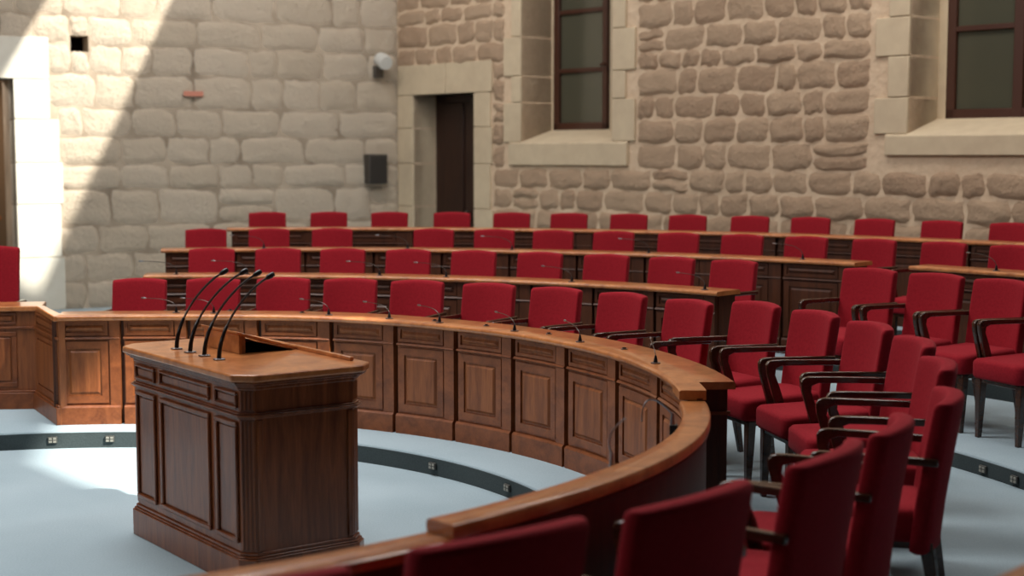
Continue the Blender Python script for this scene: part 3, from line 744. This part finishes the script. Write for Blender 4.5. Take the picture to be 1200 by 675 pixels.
# panels on the front face (b=0)
for a0, a1 in ((.085, .29), (.35, .87), (.93, 1.15)):
    for z0, z1, w_, nm in ((.185, .70, .022, 'lower_panel'), (.755, .825, .012, 'upper_panel')):
        mb = MB(); y = .022
        mb.box(a0, a1, y - .014, y, z0, z0 + w_, TB); mb.box(a0, a1, y - .014, y, z1 - w_, z1, TB)
        mb.box(a0, a0 + w_, y - .014, y, z0 + w_, z1 - w_, TB); mb.box(a1 - w_, a1, y - .014, y, z0 + w_, z1 - w_, TB)
        o = build(nm, mb, M['lectern'], lec, .005)
        mb = MB(); g = w_ + .008; mb.box(a0 + g, a1 - g, y - .004, y, z0 + g, z1 - g, TB); build('field', mb, M['lectern'], o, .003)
# fluted chamfer pilaster strips at the near corner and its neighbours
mb = MB()
c0 = Vector((.022 + .05, .022)); c1 = Vector((.022, .022 + .05))
for cc0, cc1 in ((c0, c1), (Vector((LX - .072, .022)), Vector((LX - .022, .072))), (Vector((.022, LY - .072)), Vector((.072, LY - .022)))):
    dd = (cc1 - cc0); n_ = Vector((dd.y, -dd.x)).normalized()
    cen = Vector((LX / 2, LY / 2)); 
    if n_.dot(cen - cc0) > 0: n_ = -n_
    mb = MB()
    for k in range(4):
        s = (k + .5) / 4; q = cc0 + dd * s
        for za, zb_ in ((.16, .705), (.75, .83)): mb.tube([TB(Vector((q.x, q.y, za))), TB(Vector((q.x, q.y, zb_)))], .006, 6)
    build('fluting', mb, M['lectern'], lec)
# side face: corner stiles framing the plain board
for b0, b1 in ((.075, .10), (LY - .10, LY - .075)):
    mb = MB(); mb.box(.012, .022, b0, b1, .155, .71, TB); build('side_stile', mb, M['lectern'], lec, .004)
mb = MB(); mb.box(-.006, .002, .10, .125, .07, .095, TB); build('socket_plate', mb, M['grey'], lec, .002)
# sloping book rest: closed front board, open end, lid
zt = .906
x0, x1, y0, y1 = .60, .97, .285, .57; hh = .088
mb = MB(); mb.box(x0, x1, y0, y0 + .012, zt, zt + hh, TB)
build('rest_front', mb, M['top'], lec, .002)
mb = MB()
mb.loft([[TB(Vector((x, y, z))) for y, z in ((y0 + .012, zt + hh), (y0 + .012, zt), (y1 - .01, zt))] for x in (x1 - .012, x1)])
build('rest_side', mb, M['top'], lec)
mb = MB(); mb.box(x0 + .02, x1 - .014, y0 + .014, y1 - .03, zt + .0005, zt + .002, TB); build('rest_shade', mb, M['void'], lec)  # black sheet paints the shade under the open lid
mb = MB(); mb.loft([[TB(Vector((x, y, z))) for y, z in ((y0 - .012, zt + hh + .004), (y0 - .012, zt + hh + .016), (y1, zt + .014), (y1, zt + .002))] for x in (x0 - .006, x1 + .01)])
build('rest_lid', mb, M['top'], lec, .003)
mb = MB(); mb.box(x0, x0 + .014, y0, y0 + .03, zt, zt + hh, TB); build('rest_post', mb, M['wood'], lec)
mb = MB(); mb.box(.11, 1.1, .575, .595, zt, zt + .018, TB); build('edge_rail', mb, M['top'], lec, .004)

# gooseneck microphones on the lectern
def lect_mic(a, b, px, py, lab):
    base = NP + Vector((cos(aA), sin(aA), 0)) * a + Vector((cos(aB), sin(aB), 0)) * b
    # the neck leans over the rest, toward the speaker's side: find the lean and height that the view shows
    d = ray(px, py); db = Vector((cos(aB), sin(aB)))
    # base.xy + db*s = d.xy*k
    det = d.x * (-db.y) + db.x * d.y
    k = (base.x * (-db.y) + db.x * base.y) / det; s = (d.x * base.y - d.y * base.x) / det
    s = abs((d.x * k - base.x) * db.x + (d.y * k - base.y) * db.y) * 1
    zt_ = H_CAM + d.z * k - .906
    o = thing('gooseneck_microphone', lab, 'microphone', (base.x, base.y, .906), aB, 'gooseneck microphones on the lectern')
    mb = MB(); mb.loft([[Vector((x, y, z)) for x, y in rrect(.024, .017, .006)] for z in (0, .007)]); build('base_plate', mb, M['steel'], o, .002)
    P = []
    for i in range(15):
        u = i / 14; x = s * (u ** 1.75); z = .007 + (zt_ - .007) * (1 - (1 - u) ** 1.18); P.append(Vector((x, 0, z)))
    n1_ = 5
    mb = MB(); mb.tube(P[:n1_ + 1], [.0105 - .0006 * i for i in range(n1_ + 1)], 10); build('stem', mb, M['black'], o)
    mb = MB(); mb.tube(P[n1_:], .0052, 8); build('gooseneck', mb, plain('neck_metal', srgb(70, 62, 60), .4, .5) if 'neckm' not in M else M['neckm'], o)
    dv = (P[-1] - P[-2]).normalized(); p = P[-1]
    mb = MB(); mb.tube([p - dv * .012, p, p + dv * .02, p + dv * .032, p + dv * .036], [.006, .0115, .013, .010, .004], 12); build('capsule', mb, M['black'], o)
M['neckm'] = plain('neck_metal', srgb(74, 66, 62), .35, .6)
for a, x, y, lab in ((.935, 260, 320, 'leftmost of the four tall gooseneck microphones on the lectern'), (.785, 283, 320, 'second from left of the four gooseneck microphones on the lectern'),
                     (.635, 299, 322, 'third from left of the four gooseneck microphones on the lectern'), (.485, 314, 325, 'rightmost of the four gooseneck microphones on the lectern')):
    lect_mic(a, .13, x, y, lab)

# ------------------------------------------------------------------ desk microphones
def desk_mic(px, k, R, length, lab, group, dirn=1, rise=.05, lean=.25, drop=0.0, c=None, z=None, ang=None, mat='steel'):
    r = ROW.get(k); c = c or r['c']; z = z if z is not None else r['zt']
    a = radians(ang) if ang is not None else radians(ang_of(px, c, R))
    o = thing('desk_microphone', lab, 'microphone', (c[0] + R * cos(a), c[1] + R * sin(a), z), a, group)
    # local x = outward, local y = counter-clockwise
    mb = MB(); mb.tube([(0, 0, 0), (0, 0, .006)], .024, 14); build('base_disc', mb, M['steel'], o)
    mb = MB(); mb.tube([(0, 0, .004), (0, 0, .02), (0, 0, .04)], [.011, .009, .004], 10); build('stem', mb, M['black'], o)
    P = []
    for i in range(13):
        u = i / 12; P.append(Vector((lean * length * u * u, dirn * length * (u ** 1.5), .038 + rise * (1 - (1 - u) ** 3) - drop * u)))
    mb = MB(); mb.tube(P, .0022, 6); build('gooseneck', mb, M['neckm'], o)
    dv = (P[-1] - P[-2]).normalized(); p = P[-1]
    mb = MB(); mb.tube([p - dv * .01, p, p + dv * .022, p + dv * .03], [.003, .0055, .0055, .003], 10); build('capsule', mb, M['steel'], o)
g = 'thin desk microphones along the front desk'
for i, (px, L) in enumerate(((206, .22), (250, .22), (385, .22), (456, .22), (515, .2), (603, .22), (680, .25), (769, .27))):
    desk_mic(px, 1, 3.16 + (.0 if px > 300 else -.1), L, 'thin gooseneck microphone lying low over the front desk, %s from its left end' % ORD[i + 1], g)
for i, px in enumerate((207, 290, 445, 523, 670, 826)):
    desk_mic(px, 2, 5.05, .26, 'thin gooseneck microphone on the second row desk, %s from its left end' % ORD[i + 1], 'thin desk microphones along the second row', rise=.06)
for i, px in enumerate((310, 478, 600, 760, 940)):
    desk_mic(px, 3, 6.36, .27, 'thin gooseneck microphone on the third row desk, %s from its left end' % ORD[i + 1], 'thin desk microphones along the third row', rise=.07)
desk_mic(0, 3, 6.36, .27, 'thin gooseneck microphone on the short third row desk right of the aisle', 'thin desk microphones along the third row', ang=A(3, 1160), rise=.07)
# button plates on the front desk
for i, px in enumerate((268, 352, 507, 567, 640, 728)):
    a = radians(ang_of(px, C1, 3.2)); o = thing('desk_button', 'small round button set in the front desk top, %s from its left end' % ORD[i + 1], 'button', (CX + 3.22 * cos(a), CY + 3.22 * sin(a), .804), a, 'round buttons in the front desk top')
    mb = MB(); mb.tube([(0, 0, 0), (0, 0, .005)], .018, 14); build('ring', mb, M['steel'], o)
    mb = MB(); mb.tube([(0, 0, .004), (0, 0, .011)], .010, 12); build('push_button', mb, M['black'], o)
# microphones clamped to the inner face of the balustrade
for px, py, hx, hy, lab in ((712, 549, 733, 490, 'thin microphone rising behind the balustrade, left one, with a silver stem'), (781, 500, 752, 494, 'thin bent microphone clamped to the balustrade near the desk end')):
    q = on_z(px, py, zb - .03); a = atan2(q.y - CY, q.x - CX); Rm = ri - .001
    o = thing('railing_microphone', lab, 'microphone', (CX + Rm * cos(a), CY + Rm * sin(a), zb - .04), a, 'microphones clamped inside the balustrade')
    mb = MB(); mb.box(-.03, 0, -.018, .018, -.02, .02); build('clamp', mb, M['black'], o, .004)
    mb = MB(); mb.tube([(-.02, 0, .015), (-.02, 0, .065)], [.011, .006], 10); build('stem', mb, M['steel'], o)
    base = Vector((CX + Rm * cos(a), CY + Rm * sin(a), zb - .04)); d = ray(hx, hy)
    k = base.length / d.length
    k = (Vector((base.x, base.y, 0)).length) / Vector((d.x, d.y, 0)).length
    tip = d * k + Vector((0, 0, H_CAM)); rel = tip - base; rel = Matrix.Rotation(-a, 3, 'Z') @ rel
    P0 = Vector((-.02, 0, .06)); top_ = .0 if hy < 492 and px < 750 else .07
    P = [P0 + (rel - P0) * u + Vector((0, 0, top_ * 4 * u * (1 - u))) - Vector((.03 * 4 * u * (1 - u), 0, 0)) for u in [i / 10 for i in range(11)]]
    mb = MB(); mb.tube(P, .0034, 6); build('gooseneck', mb, M['steel'], o)
# water bottle between chairs of the second row
q = ray_circle(1060, ROW[2]['c'], 5.12)
wb = thing('water_bottle', 'small clear water bottle between two second row chairs right of the aisle', 'bottle', (q.x, q.y, .205))
mb = MB(); mb.tube([(0, 0, 0), (0, 0, .30), (0, 0, .33)], .022, 12); build('stand', mb, M['arm'], wb)
mb = MB(); mb.tube([(0, 0, .33), (0, 0, .335), (0, 0, .43), (0, 0, .46), (0, 0, .475)], [.026, .028, .028, .012, .011], 14); build('bottle_body', mb, M['clear'], wb)
mb = MB(); mb.tube([(0, 0, .475), (0, 0, .495)], .013, 12); build('cap', mb, M['white'], wb)
